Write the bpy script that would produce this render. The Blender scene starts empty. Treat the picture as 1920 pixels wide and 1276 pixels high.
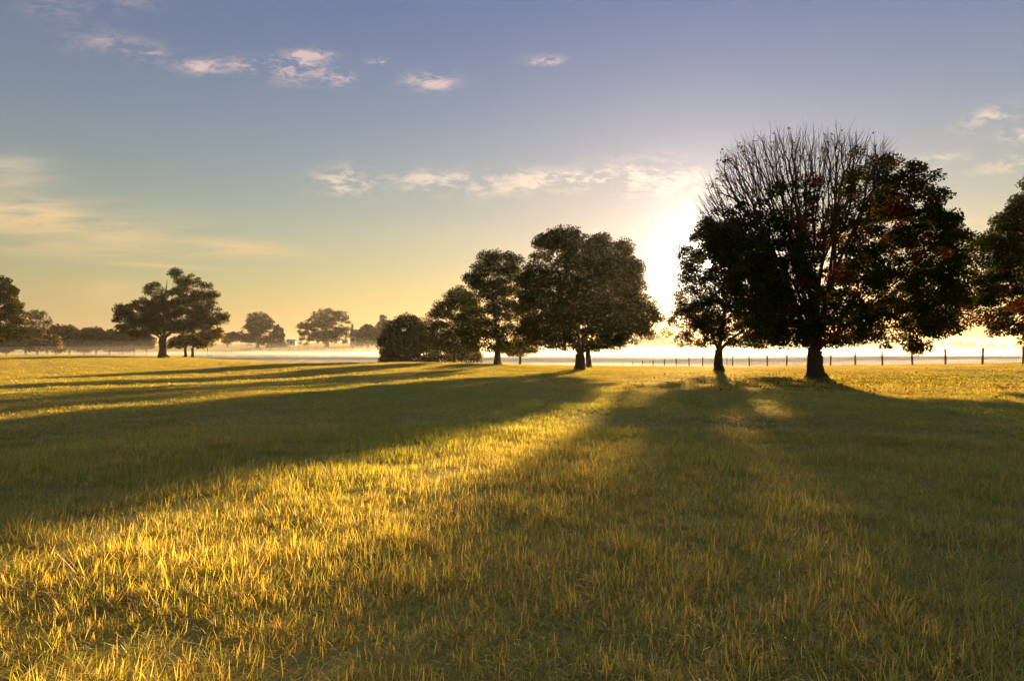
import bpy, math, random
import numpy as np
from mathutils import Vector

SC = bpy.context.scene
COL = SC.collection
rng = np.random.default_rng(7)
random.seed(7)

# ------------------------------------------------------------------ camera
EYE = 1.5            # camera height above the near grass
F, U0, V0 = 1280.0, 960.0, 660.0     # photo pixels: focal length, centre column, eye-level row
cam_d = bpy.data.cameras.new('camera')
cam_d.lens, cam_d.sensor_width = 24.0, 36.0
cam_d.shift_y = (V0 - 638.0) / 1920.0
cam_d.clip_start, cam_d.clip_end = 0.1, 6000.0
cam = bpy.data.objects.new('camera', cam_d)
COL.objects.link(cam)
cam.location = (0, 0, EYE)
cam.rotation_euler = (math.radians(90), 0, 0)
SC.camera = cam

def at(u, v, d):
    """world point that stands at depth d under photo pixel (u, v)"""
    return np.array([(u - U0) / F * d, d, EYE - (v - V0) / F * d])

# ------------------------------------------------------------------ sun and sky
SUN_AZ = math.atan2(1328 - U0, F)                      # to the right of +Y
SUN_EL = math.atan2((V0 - 495) / F, math.hypot(1.0, (1328 - U0) / F))
SUN_DIR = Vector((math.sin(SUN_AZ) * math.cos(SUN_EL), math.cos(SUN_AZ) * math.cos(SUN_EL), math.sin(SUN_EL)))
sun_d = bpy.data.lights.new('sun', 'SUN')
sun_d.energy = 5.0
sun_d.angle = math.radians(1.0)
sun_d.color = (1.0, 0.65, 0.30)
sun = bpy.data.objects.new('sun', sun_d)
COL.objects.link(sun)
sun.rotation_euler = (-SUN_DIR).to_track_quat('-Z', 'Y').to_euler()
sun.location = SUN_DIR * 200

SC.view_settings.view_transform = 'Standard'
SC.view_settings.look = 'None'
SC.view_settings.gamma = 1.0
SC.view_settings.use_curve_mapping = False
SC.view_settings.exposure = 2.45

world = bpy.data.worlds.new('World')
SC.world = world
world.use_nodes = True
NT = world.node_tree
NT.nodes.clear()

def mk_nodes(nt):
    """small helpers that add nodes to one tree"""
    def node(t, **kw):
        n = nt.nodes.new(t)
        for k, v in kw.items():
            setattr(n, k, v)
        return n
    def put(sock, v):
        if isinstance(v, bpy.types.NodeSocket):
            nt.links.new(v, sock)
        elif v is not None:
            sock.default_value = v
    def math_(op, a, b=None, c=None, clamp=False):
        n = node('ShaderNodeMath', operation=op, use_clamp=clamp)
        for s, v in zip(n.inputs, (a, b, c)):
            put(s, v)
        return n.outputs[0]
    def vmath(op, a, b=None, scale=None):
        n = node('ShaderNodeVectorMath', operation=op)
        put(n.inputs[0], a)
        if b is not None:
            put(n.inputs[1], b)
        if scale is not None:
            put(n.inputs[3], scale)
        return n.outputs['Value'] if op in ('DOT_PRODUCT', 'LENGTH') else n.outputs[0]
    def mix(f, a, b, blend='MIX'):
        n = node('ShaderNodeMix', data_type='RGBA', blend_type=blend)
        put(n.inputs[0], f); put(n.inputs[6], a); put(n.inputs[7], b)
        return n.outputs[2]
    def ramp(f, stops):
        n = node('ShaderNodeValToRGB')
        el = n.color_ramp.elements
        while len(el) < len(stops):
            el.new(0.5)
        for e, (p, c) in zip(el, stops):
            e.position = p
            e.color = c if len(c) == 4 else (*c, 1)
        put(n.inputs[0], f)
        return n.outputs[0]
    def noise(vec, scale, detail=4.0, rough=0.55, dist=0.0):
        n = node('ShaderNodeTexNoise')
        put(n.inputs['Vector'], vec)
        n.inputs['Scale'].default_value = scale
        n.inputs['Detail'].default_value = detail
        n.inputs['Roughness'].default_value = rough
        n.inputs['Distortion'].default_value = dist
        return n.outputs[0]
    return node, put, math_, vmath, mix, ramp, noise

def build_world():
    node, put, m, vm, mix, ramp, noise = mk_nodes(NT)
    sky = node('ShaderNodeTexSky', sky_type='NISHITA')
    sky.sun_disc = False
    sky.sun_elevation = SUN_EL
    sky.sun_rotation = SUN_AZ
    sky.altitude = 250
    sky.air_density = 1.25
    sky.dust_density = 0.42
    sky.ozone_density = 2.5
    d = node('ShaderNodeTexCoord').outputs['Generated']
    sep = node('ShaderNodeSeparateXYZ'); put(sep.inputs[0], d)
    x, y, z = sep.outputs
    # slightly violet high sky of early morning
    tint = ramp(z, [(0.0, (0.42, 0.30, 0.10)), (0.08, (0.47, 0.32, 0.11)), (0.17, (0.47, 0.345, 0.195)), (0.29, (0.33, 0.28, 0.265)), (0.45, (0.11, 0.16, 0.28)), (1.0, (0.11, 0.16, 0.28))])
    # bright air round the sun, and the sun's disc itself
    cosang = vm('DOT_PRODUCT', d, tuple(SUN_DIR))
    ang = m('ARCCOSINE', m('MINIMUM', cosang, 0.999999))
    halo = m('EXPONENT', m('MULTIPLY', ang, -9.0))
    core = m('EXPONENT', m('MULTIPLY', ang, -30.0))
    near = m('EXPONENT', m('MULTIPLY', ang, -5.5))
    tint = mix(near, tint, (0.19, 0.20, 0.33, 1))          # the aureole is whiter than the air farther off
    base = mix(1.0, sky.outputs[0], tint, 'MULTIPLY')
    base = vm('ADD', base, AIRLIGHT)                       # even many-times-scattered light of the whole dome
    disc = m('LESS_THAN', ang, math.radians(0.30))
    # thin high clouds on a flat sheet: p = direction projected to unit height
    zc = m('MAXIMUM', z, 0.02)
    px = m('DIVIDE', x, zc); py = m('DIVIDE', y, zc)
    p = node('ShaderNodeCombineXYZ'); put(p.inputs[0], px); put(p.inputs[1], py)
    yc = m('MAXIMUM', y, 0.05)
    a = m('DIVIDE', x, yc); b = m('DIVIDE', z, yc)
    ab = node('ShaderNodeCombineXYZ'); put(ab.inputs[0], a); put(ab.inputs[1], b)
    sx = node('ShaderNodeMapping'); put(sx.inputs[0], ab.outputs[0]); sx.inputs['Scale'].default_value = (1.0, 2.6, 1.0)
    wob = noise(sx.outputs[0], 9.0, 3.0)
    fine = noise(sx.outputs[0], 34.0, 10.0, 0.68, 0.5)
    broad = noise(sx.outputs[0], 12.0, 6.0, 0.62, 0.3)
    st = node('ShaderNodeMapping'); put(st.inputs[0], ab.outputs[0]); st.inputs['Scale'].default_value = (1.0, 9.0, 1.0)
    st.inputs['Rotation'].default_value = (0, 0, 0.12)
    streak = noise(st.outputs[0], 6.0, 8.0, 0.62, 0.6)
    front = m('GREATER_THAN', y, 0.05)
    def patch(u, v, ru, rv, tilt=0.0, amp=1.0):
        ca, cb = (u - U0) / F, (V0 - v) / F
        da = m('SUBTRACT', a, ca); db = m('SUBTRACT', b, cb)
        t = math.tan(tilt)
        db2 = m('ADD', db, m('MULTIPLY', da, t))
        e = m('ADD', m('POWER', m('DIVIDE', da, ru / F), 2.0), m('POWER', m('DIVIDE', db2, rv / F), 2.0))
        return m('MULTIPLY', m('EXPONENT', m('MULTIPLY', e, -1.0)), amp)
    def total(lst):
        t = lst[0]
        for q in lst[1:]:
            t = m('ADD', t, q)
        return m('MULTIPLY', t, front)
    puffs = total([patch(470, 125, 75, 14, 0.05, 1.5), patch(560, 128, 50, 28, 0, 1.5), patch(585, 103, 36, 8, 0, 1.6), patch(640, 148, 26, 14, 0, 1.8),
                   patch(712, 115, 22, 6, 0, 1.8), patch(810, 152, 45, 15, 0, 1.9), patch(370, 125, 34, 12, 0, 1.4), patch(260, 95, 60, 18, 0.2),
                   patch(1022, 115, 34, 10, 0, 1.8), patch(645, 338, 60, 26, 0, 1.6), patch(900, 345, 150, 22, 0, 1.5), patch(1010, 335, 60, 16, 0, 1.2), patch(820, 335, 70, 14, 0, 1.0),
                   patch(1220, 335, 110, 34, 0, 1.6), patch(1100, 335, 60, 16, 0, 1.2), patch(1855, 222, 50, 20, -0.25, 1.6), patch(1745, 303, 60, 12, -0.12, 1.6),
                   patch(1890, 310, 60, 14, -0.1, 1.5), patch(1910, 255, 30, 12, 0, 2)])
    veils = total([patch(60, 410, 270, 40, 0.12, 1.9), patch(450, 466, 110, 15, 0.05, 1.6), patch(120, 470, 200, 12, 0.02),
                   patch(1850, 415, 90, 8), patch(0, 320, 90, 30), patch(660, 527, 60, 4, 0.08), patch(290, 497, 110, 4, 0.06),
                   patch(220, 545, 70, 20)])
    high = total([patch(105, 15, 80, 26, 0.1), patch(250, 5, 60, 20), patch(160, 80, 60, 26)])
    fineness = m('MULTIPLY', m('SUBTRACT', m('ADD', fine, m('MULTIPLY', broad, 0.7)), 0.785), 3.4, clamp=True)
    w1 = m('MULTIPLY', puffs, fineness, clamp=True)
    w2 = m('MULTIPLY', m('MULTIPLY', veils, m('MULTIPLY', m('SUBTRACT', streak, 0.30), 2.6, clamp=True)), 0.75, clamp=True)
    w3 = m('MULTIPLY', m('MULTIPLY', high, fineness), 0.3, clamp=True)
    # the same thin cloud goes on sparsely over the rest of the sky
    far = noise(p.outputs[0], 0.55, 8.0, 0.6, 0.6)
    behind = m('MULTIPLY', m('SUBTRACT', 1.0, front), m('MULTIPLY', m('SUBTRACT', far, 0.58), 2.0, clamp=True), clamp=True)
    behind = m('MULTIPLY', behind, m('MULTIPLY', z, 4.0, clamp=True))
    cover = m('ADD', m('ADD', m('MULTIPLY', w1, 0.85), w2), m('ADD', w3, behind), clamp=True)
    lift = ramp(z, [(0.0, (3.9, 2.4, 0.95)), (0.16, (4.0, 2.75, 1.4)), (0.24, (4.4, 3.5, 2.5)), (0.36, (4.2, 2.95, 2.6)), (0.6, (3.6, 2.6, 2.5))])
    cloud = mix(1.0, lift, mix(1.0, (1, 1, 1, 1), m('ADD', m('MULTIPLY', halo, 1.2), 0.85), 'MULTIPLY'), 'MULTIPLY')
    col = mix(m('MULTIPLY', cover, 0.75), base, cloud)
    glow = vm('SCALE', (1.0, 0.88, 0.68), None, m('ADD', m('MULTIPLY', halo, GLOW[0]), m('MULTIPLY', core, GLOW[1])))
    dsc = vm('SCALE', (1.0, 0.86, 0.6), None, m('MULTIPLY', disc, 2500.0))
    tot = vm('ADD', vm('ADD', col, glow), dsc)
    bg = node('ShaderNodeBackground')
    put(bg.inputs[0], tot)
    bg.inputs[1].default_value = SKY_STRENGTH
    out = node('ShaderNodeOutputWorld')
    NT.links.new(bg.outputs[0], out.inputs[0])

GLOW = (0.0, 20.0)
SKY_STRENGTH = 0.05
AIRLIGHT = (0.42, 0.43, 0.50)
build_world()

cy = SC.cycles
cy.use_denoising = True
cy.denoiser = 'OPENIMAGEDENOISE'
cy.max_bounces = 8
cy.diffuse_bounces = 6
cy.glossy_bounces = 1
cy.transmission_bounces = 6
cy.volume_bounces = 3
cy.transparent_max_bounces = 4
cy.caustics_reflective = cy.caustics_refractive = False
cy.sample_clamp_indirect = 4.0
cy.use_adaptive_sampling = True
cy.adaptive_threshold = 0.008

# ------------------------------------------------------------------ materials
def new_mat(name):
    mt = bpy.data.materials.new(name)
    mt.use_nodes = True
    mt.node_tree.nodes.clear()
    return mt, mt.node_tree

def finish(nt, shader, disp=None):
    o = nt.nodes.new('ShaderNodeOutputMaterial')
    nt.links.new(shader, o.inputs[0])

def leaf_material(name, trans=0.4, gain=1.0):
    mt, nt = new_mat(name)
    node, put, m, vm, mix, ramp, noise = mk_nodes(nt)
    c = node('ShaderNodeAttribute', attribute_name='Col').outputs['Color']
    df = node('ShaderNodeBsdfDiffuse'); put(df.inputs[0], c)
    tr = node('ShaderNodeBsdfTranslucent')
    put(tr.inputs[0], mix(1.0, c, (1.5 * gain, 1.35 * gain, 0.6 * gain, 1), 'MULTIPLY'))
    mx = node('ShaderNodeMixShader'); mx.inputs[0].default_value = trans
    nt.links.new(df.outputs[0], mx.inputs[1]); nt.links.new(tr.outputs[0], mx.inputs[2])
    finish(nt, mx.outputs[0])
    return mt

def bark_material(name, c1, c2):
    mt, nt = new_mat(name)
    node, put, m, vm, mix, ramp, noise = mk_nodes(nt)
    tc = node('ShaderNodeTexCoord').outputs['Object']
    mp = node('ShaderNodeMapping'); put(mp.inputs[0], tc); mp.inputs['Scale'].default_value = (9, 9, 1.6)
    n = noise(mp.outputs[0], 2.2, 6.0, 0.65, 0.4)
    col = ramp(n, [(0.3, c1), (0.7, c2)])
    b = node('ShaderNodeBsdfPrincipled')
    put(b.inputs['Base Color'], col); b.inputs['Roughness'].default_value = 0.9
    b.inputs['Specular IOR Level'].default_value = 0.15
    bp = node('ShaderNodeBump'); bp.inputs['Strength'].default_value = 0.8; bp.inputs['Distance'].default_value = 0.04
    put(bp.inputs['Height'], n); nt.links.new(bp.outputs[0], b.inputs['Normal'])
    finish(nt, b.outputs[0])
    return mt

def plain_material(name, c1, c2, scale=6.0, rough=0.8, stretch=(1, 1, 1), spec=0.2):
    mt, nt = new_mat(name)
    node, put, m, vm, mix, ramp, noise = mk_nodes(nt)
    tc = node('ShaderNodeTexCoord').outputs['Object']
    mp = node('ShaderNodeMapping'); put(mp.inputs[0], tc); mp.inputs['Scale'].default_value = stretch
    n = noise(mp.outputs[0], scale, 5.0, 0.6)
    b = node('ShaderNodeBsdfPrincipled')
    put(b.inputs['Base Color'], ramp(n, [(0.3, c1), (0.7, c2)]))
    b.inputs['Roughness'].default_value = rough
    b.inputs['Specular IOR Level'].default_value = spec
    finish(nt, b.outputs[0])
    return mt

def ground_material():
    mt, nt = new_mat('field_soil_and_thatch')
    node, put, m, vm, mix, ramp, noise = mk_nodes(nt)
    tc = node('ShaderNodeTexCoord').outputs['Object']
    n1 = noise(tc, 0.09, 4.0)
    n2 = noise(tc, 1.1, 6.0, 0.65)
    n3 = noise(tc, 22.0, 5.0, 0.7)
    base = ramp(n2, [(0.25, (0.36, 0.29, 0.10)), (0.5, (0.48, 0.40, 0.14)), (0.75, (0.58, 0.49, 0.19))])
    grn = ramp(n3, [(0.3, (0.30, 0.30, 0.07)), (0.7, (0.46, 0.44, 0.12))])
    col = mix(m('MULTIPLY', m('SUBTRACT', n1, 0.36), 3.0, clamp=True), grn, base)
    col = mix(0.45, col, ramp(n3, [(0.3, (0.30, 0.25, 0.09)), (0.7, (0.62, 0.52, 0.20))]))
    b = node('ShaderNodeBsdfDiffuse'); put(b.inputs[0], col)
    bp = node('ShaderNodeBump'); bp.inputs['Strength'].default_value = 1.0; bp.inputs['Distance'].default_value = 0.06
    put(bp.inputs['Height'], m('ADD', n3, n2)); nt.links.new(bp.outputs[0], b.inputs['Normal'])
    finish(nt, b.outputs[0])
    return mt

def grass_material():
    mt, nt = new_mat('grass_blades')
    node, put, m, vm, mix, ramp, noise = mk_nodes(nt)
    blade = node('ShaderNodeAttribute', attribute_name='Col').outputs['Color']
    tint = node('ShaderNodeAttribute', attribute_name='tint', attribute_type='INSTANCER').outputs['Color']
    c = mix(1.0, blade, tint, 'MULTIPLY')
    df = node('ShaderNodeBsdfDiffuse'); put(df.inputs[0], c)
    tr = node('ShaderNodeBsdfTranslucent'); put(tr.inputs[0], mix(1.0, c, (1.15, 1.02, 0.5, 1), 'MULTIPLY'))
    mx = node('ShaderNodeMixShader'); mx.inputs[0].default_value = 0.5
    nt.links.new(df.outputs[0], mx.inputs[1]); nt.links.new(tr.outputs[0], mx.inputs[2])
    gl = node('ShaderNodeBsdfGlossy'); gl.inputs['Roughness'].default_value = 0.5
    gl.inputs[0].default_value = (1, 1, 1, 1)
    lw = node('ShaderNodeLayerWeight'); lw.inputs[0].default_value = 0.5
    fr = m('ADD', 0.02, m('MULTIPLY', 0.10, m('POWER', lw.outputs['Facing'], 4.0)))      # dewy sheen at a low angle
    m2 = node('ShaderNodeMixShader'); put(m2.inputs[0], fr)
    nt.links.new(mx.outputs[0], m2.inputs[1]); nt.links.new(gl.outputs[0], m2.inputs[2])
    finish(nt, m2.outputs[0])
    return mt

def air_material(name, color, density, aniso):
    mt, nt = new_mat(name)
    v = nt.nodes.new('ShaderNodeVolumePrincipled')
    v.inputs['Color'].default_value = (*color, 1)
    v.inputs['Density'].default_value = density
    v.inputs['Anisotropy'].default_value = aniso
    o = nt.nodes.new('ShaderNodeOutputMaterial')
    nt.links.new(v.outputs[0], o.inputs['Volume'])
    return mt

M = {
    'leaf': leaf_material('leaves_of_big_trees', 0.28, 0.8),
    'leaf_thin': leaf_material('thin_leaves', 0.5, 1.1),
    'bark': bark_material('bark', (0.030, 0.024, 0.018), (0.075, 0.060, 0.044)),
    'ground': ground_material(),
    'grass': grass_material(),
    'post': plain_material('weathered_post', (0.06, 0.045, 0.03), (0.15, 0.12, 0.08), 5.0, 0.9, (6, 6, 1)),
    'wire': plain_material('dull_wire', (0.10, 0.09, 0.08), (0.2, 0.18, 0.15), 4.0, 0.5),
    'white': plain_material('white_boards', (0.24, 0.24, 0.30), (0.32, 0.32, 0.38), 3.0, 0.7),
    'roof': plain_material('dark_shingles', (0.05, 0.045, 0.045), (0.11, 0.10, 0.10), 8.0, 0.85),
    'brick': plain_material('brick', (0.16, 0.07, 0.05), (0.26, 0.13, 0.09), 9.0, 0.9),
    'siding': plain_material('house_siding', (0.30, 0.28, 0.25), (0.42, 0.40, 0.36), 5.0, 0.8),
    'glass': plain_material('window_glass', (0.03, 0.035, 0.04), (0.05, 0.055, 0.06), 2.0, 0.1, (1, 1, 1), 0.5),
}

# ------------------------------------------------------------------ object helpers
def link(name, me, parent=None, mat=None):
    o = bpy.data.objects.new(name, me)
    COL.objects.link(o)
    if mat is not None and me is not None:
        if not me.materials:
            me.materials.append(mat)
    if parent is not None:
        o.parent = parent
    return o

def tag(o, label=None, cat=None, group=None, kind=None):
    for k, v in (('label', label), ('category', cat), ('group', group), ('kind', kind)):
        if v:
            o[k] = v
    return o

def empty(name, loc, label, cat, group=None):
    o = bpy.data.objects.new(name, None)
    o.empty_display_size = 0.5
    COL.objects.link(o)
    o.location = loc
    return tag(o, label, cat, group)

def mesh_np(name, verts, faces, nper, cols=None, smooth=False):
    """mesh from numpy arrays; faces is (n, nper)"""
    me = bpy.data.meshes.new(name)
    verts = np.asarray(verts, dtype=np.float32); faces = np.asarray(faces, dtype=np.int32)
    me.vertices.add(len(verts)); me.vertices.foreach_set('co', verts.ravel())
    me.loops.add(faces.size); me.loops.foreach_set('vertex_index', faces.ravel())
    me.polygons.add(len(faces))
    me.polygons.foreach_set('loop_start', np.arange(0, faces.size, nper, dtype=np.int32))
    me.update(calc_edges=True)
    if smooth:
        me.polygons.foreach_set('use_smooth', np.ones(len(faces), dtype=bool))
    if cols is not None:
        at_ = me.attributes.new('Col', 'FLOAT_COLOR', 'POINT')
        c4 = np.ones((len(verts), 4), dtype=np.float32); c4[:, :3] = cols
        at_.data.foreach_set('color', c4.ravel())
    me.validate()
    return me

def box_arrays(sx, sy, sz, cx=0, cy_=0, cz=0):
    v = np.array([[x, y, z] for z in (-.5, .5) for y in (-.5, .5) for x in (-.5, .5)]) * (sx, sy, sz) + (cx, cy_, cz)
    f = np.array([[0, 2, 3, 1], [4, 5, 7, 6], [0, 1, 5, 4], [2, 6, 7, 3], [0, 4, 6, 2], [1, 3, 7, 5]])
    return v, f

def join_arrays(parts):
    vs, fs, n = [], [], 0
    for v, f in parts:
        vs.append(v); fs.append(np.asarray(f) + n); n += len(v)
    return np.concatenate(vs), np.concatenate(fs)

# ------------------------------------------------------------------ terrain
ctrl = []
def C(u, v, d): ctrl.append(at(u, v, d))
def P(x, y, z): ctrl.append(np.array([x, y, z], float))
for x in (-60, -30, 0, 30, 60):
    for y in (-120, -40, 0, 12, 25):
        P(x, y, 0.0)
for q in ((1530, 712, 37), (1348, 695, 52), (1088, 695, 55), (1103, 688.5, 64), (933, 685, 68), (852, 680.5, 85), (975, 684.5, 85),
          (305, 671, 110), (350, 670, 122), (0, 668.5, 128), (150, 669, 120), (450, 676, 112), (600, 680, 100), (720, 682, 97),
          (200, 700, 55), (500, 705, 50), (0, 700, 55), (768, 682, 100), (1919, 682, 53), (1839, 684, 56), (1649, 686, 65.5),
          (1470, 687.5, 78), (1288, 688, 96), (1168, 695, 115), (1250, 688, 80), (2300, 680, 50), (2000, 705, 37), (-400, 668, 110)):
    C(*q)
# behind the crest the land drops to a misty hollow, then climbs again
for u, d, z in ((-300, 170, -1.2), (0, 165, -0.8), (200, 155, -1.2), (400, 150, -2.4), (600, 140, -2.6), (800, 135, -2.6), (1000, 140, -3.0),
                (1200, 150, -3.2), (1450, 140, -2.6), (1700, 120, -2.0), (1900, 110, -1.5), (2300, 110, -1.5),
                (0, 215, 0.2), (250, 210, -0.2), (400, 200, -0.6), (560, 205, -0.8), (750, 205, -1.2), (1000, 210, -2.2), (1300, 220, -2.4), (1700, 220, -2.0), (2200, 220, -2),
                (380, 255, 2.4), (520, 258, 2.7), (680, 258, 2.7), (900, 270, 2.0), (1100, 300, 0.4), (1300, 300, 0.0), (1650, 300, -0.6), (2000, 300, -0.6),
                (0, 300, 2.5), (400, 340, 4.5), (700, 340, 4.8), (1100, 420, 3.5), (1400, 420, 3.0), (1750, 420, 0.9), (2100, 420, 0.9),
                (0, 600, 6), (500, 600, 9), (1000, 620, 10.0), (1400, 640, 9.5), (1800, 640, 4.5), (2300, 640, 4)):
    p = at(u, 660, d); P(p[0], d, z)
for k in range(16):
    a_ = 2 * math.pi * k / 16
    P(1500 * math.sin(a_), 1500 * math.cos(a_), 8.0)
for x, y in ((-300, -100), (300, -100), (0, -400), (-500, 0), (500, 0)):
    P(x, y, 0.5)
CT = np.array(ctrl)
def _tps(r2):
    return 0.5 * r2 * np.log(r2 + 1e-9)
S_ = 60.0
_pc = CT[:, :2] / S_
_n = len(_pc)
_K = _tps(((_pc[:, None] - _pc[None]) ** 2).sum(-1)) + np.eye(_n) * 2e-3
_Pm = np.c_[np.ones(_n), _pc]
_A = np.block([[_K, _Pm], [_Pm.T, np.zeros((3, 3))]])
_w = np.linalg.solve(_A, np.r_[CT[:, 2], 0, 0, 0])
def ground_z(x, y):
    x = np.atleast_1d(np.asarray(x, float)); y = np.atleast_1d(np.asarray(y, float))
    out = np.empty(len(x))
    for s in range(0, len(x), 20000):
        q = np.c_[x[s:s + 20000], y[s:s + 20000]] / S_
        k = _tps(((q[:, None] - _pc[None]) ** 2).sum(-1))
        out[s:s + 20000] = k @ _w[:_n] + _w[_n] + q @ _w[_n + 1:]
    r = np.hypot(x, y)
    small = 0.035 * np.sin(x * 0.9 + 1.3 * np.sin(y * 0.35)) * np.sin(y * 0.7 + 0.8) + 0.03 * np.sin(x * 0.33 + y * 0.21 + 1.0)
    return out + small * np.clip(r / 8.0, 0, 1) * np.clip(1.5 - r / 200.0, 0, 1)
def gz(x, y):
    return float(ground_z([x], [y])[0])

cam.location.z = EYE + gz(0, 0)

NA, rings = 360, np.concatenate([[0.4], np.geomspace(0.9, 60, 90), np.geomspace(61.5, 300, 80), np.geomspace(306, 1480, 40)])
ang = np.linspace(0, 2 * np.pi, NA, endpoint=False)
gx = np.concatenate([[0.0], (rings[:, None] * np.sin(ang)[None]).ravel()])
gy = np.concatenate([[0.0], (rings[:, None] * np.cos(ang)[None]).ravel()])
gv = np.c_[gx, gy, ground_z(gx, gy)]
fi = []
i = np.arange(NA); j = (i + 1) % NA
for k in range(len(rings) - 1):
    b0, b1 = 1 + k * NA, 1 + (k + 1) * NA
    fi.append(np.c_[b0 + i, b1 + i, b1 + j, b0 + j])
quads = np.concatenate(fi)[:, ::-1]
tri_c = np.c_[np.zeros(NA, int), 1 + j, 1 + i]
me = bpy.data.meshes.new('ground')
me.from_pydata(gv.tolist(), [], quads.tolist() + tri_c[:, ::-1].tolist())
me.polygons.foreach_set('use_smooth', np.ones(len(me.polygons), dtype=bool))
me.update()
ground = tag(link('ground', me, None, M['ground']), 'mown dry hay field rolling down to a misty hollow', None, None, 'structure')
if me.polygons[0].normal.z < 0:
    me.flip_normals()
GROUND_MIN = float(gv[:, 2].min())
GROUND_MAX = float(gv[:, 2].max())

# ------------------------------------------------------------------ trees
class Tubes:
    def __init__(self):
        self.v, self.f, self.n = [], [], 0
    def add(self, pts, rad, sides=5):
        pts = np.asarray(pts, float); rad = np.asarray(rad, float)
        t = np.gradient(pts, axis=0)
        t /= np.linalg.norm(t, axis=1, keepdims=True) + 1e-9
        ref = np.where(np.abs(t[:, 2:3]) > 0.9, np.array([[1.0, 0, 0]]), np.array([[0, 0, 1.0]]))
        # keep one reference along the whole tube so that rings do not twist
        ref = np.repeat(ref[len(ref) // 2][None], len(t), 0)
        a = np.cross(t, ref); a /= np.linalg.norm(a, axis=1, keepdims=True) + 1e-9
        b = np.cross(t, a)
        th = np.linspace(0, 2 * np.pi, sides, endpoint=False)
        ring = pts[:, None] + rad[:, None, None] * (np.cos(th)[None, :, None] * a[:, None] + np.sin(th)[None, :, None] * b[:, None])
        mrow = len(pts)
        idx = self.n + np.arange(mrow * sides).reshape(mrow, sides)
        nx = np.roll(idx, -1, axis=1)
        self.v.append(ring.reshape(-1, 3))
        self.f.append(np.stack([idx[:-1], nx[:-1], nx[1:], idx[1:]], -1).reshape(-1, 4))
        self.n += mrow * sides
    def mesh(self, name):
        return mesh_np(name, np.concatenate(self.v), np.concatenate(self.f), 4, None, True)

def kmeans(p, k, r):
    c = p[r.choice(len(p), k, replace=False)]
    for _ in range(5):
        lab = ((p[:, None] - c[None]) ** 2).sum(-1).argmin(1)
        for q in range(k):
            if (lab == q).any():
                c[q] = p[lab == q].mean(0)
    return lab

def bez(p0, p1, p2, n):
    t = np.linspace(0, 1, n)[:, None]
    return (1 - t) ** 2 * p0 + 2 * t * (1 - t) * p1 + t ** 2 * p2

def grow(tb, start, dirv, tips, r_of, r, level, r_in, spread=0.42, sag=0.0):
    """fan of limbs from start to every tip: split the tips into bundles, carry each bundle part of the way, split again"""
    n = len(tips)
    if n == 1:
        groups = [tips]
    elif n <= 3:
        groups = [tips[q:q + 1] for q in range(n)]
    else:
        k = 2 if r.random() < 0.55 else 3
        rel = tips - start
        L = np.linalg.norm(rel, axis=1, keepdims=True) + 1e-6
        lab = kmeans(rel / L * 2.0 + rel / (L.mean() + 1e-6) * 0.6, k, r)
        groups = [tips[lab == q] for q in range(k) if (lab == q).any()]
    for g in groups:
        m_ = g.mean(0)
        if len(g) == 1:
            end = g[0]
        else:
            f = spread * r.uniform(0.75, 1.25)
            end = start + f * (m_ - start)
        ln = np.linalg.norm(end - start)
        if ln < 1e-4:
            continue
        end = end + (r.normal(0, 0.05 * ln, 3) if len(g) > 1 else 0)
        ctl = start + dirv * ln * 0.38 + (end - start) * 0.18 + r.normal(0, 0.035 * ln, 3)
        npts = 3 if len(g) <= 2 else (5 if len(g) > 12 else 4)
        pts = bez(start, ctl, end, npts)
        r0 = min(r_of(len(g)), r_in); r1 = r_of(len(g)) * 0.82 if len(g) > 1 else r_of(1) * 0.45
        sides = 3 if len(g) <= 3 else (5 if len(g) < 40 else 8)
        tb.add(pts, np.linspace(r0, min(r1, r0), npts), sides)
        if len(g) > 1:
            dd = pts[-1] - pts[-2]
            dd = dd / (np.linalg.norm(dd) + 1e-9)
            grow(tb, pts[-1], dd, g, r_of, r, level + 1, r0, spread, sag)

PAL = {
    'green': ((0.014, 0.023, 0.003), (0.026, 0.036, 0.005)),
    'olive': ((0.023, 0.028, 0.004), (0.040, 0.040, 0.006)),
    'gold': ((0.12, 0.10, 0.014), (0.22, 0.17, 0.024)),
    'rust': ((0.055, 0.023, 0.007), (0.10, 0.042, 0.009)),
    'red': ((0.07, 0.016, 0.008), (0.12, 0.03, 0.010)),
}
def pick_cols(n, mixd, r):
    names = list(mixd); pr = np.array([mixd[k] for k in names], float); pr /= pr.sum()
    ch = r.choice(len(names), n, p=pr)
    lo = np.array([PAL[k][0] for k in names])[ch]; hi = np.array([PAL[k][1] for k in names])[ch]
    return lo + (hi - lo) * r.random((n, 1))

def leaf_mesh(name, c, size, out_dir, cols, r, droop=0.35):
    n = len(c)
    nr = r.normal(0, 1, (n, 3)) + out_dir * 0.5 + np.array([0, 0, 0.45])
    nr /= np.linalg.norm(nr, axis=1, keepdims=True)
    a = r.normal(0, 1, (n, 3)); a[:, 2] -= droop
    a -= nr * (a * nr).sum(1, keepdims=True)
    a /= np.linalg.norm(a, axis=1, keepdims=True) + 1e-9
    b = np.cross(nr, a)
    s = size[:, None]
    w = r.uniform(0.34, 0.52, (n, 1)) * s
    sh = r.uniform(-0.12, 0.15, (n, 1)) * s
    v = np.stack([c - a * s * 0.5, c + b * w + a * sh + nr * s * 0.12, c + a * s * 0.55, c - b * w + a * sh + nr * s * 0.12], 1).reshape(-1, 3)
    f = np.arange(4 * n).reshape(n, 4)
    return mesh_np(name, v, f, 4, np.repeat(cols, 4, 0))

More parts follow.
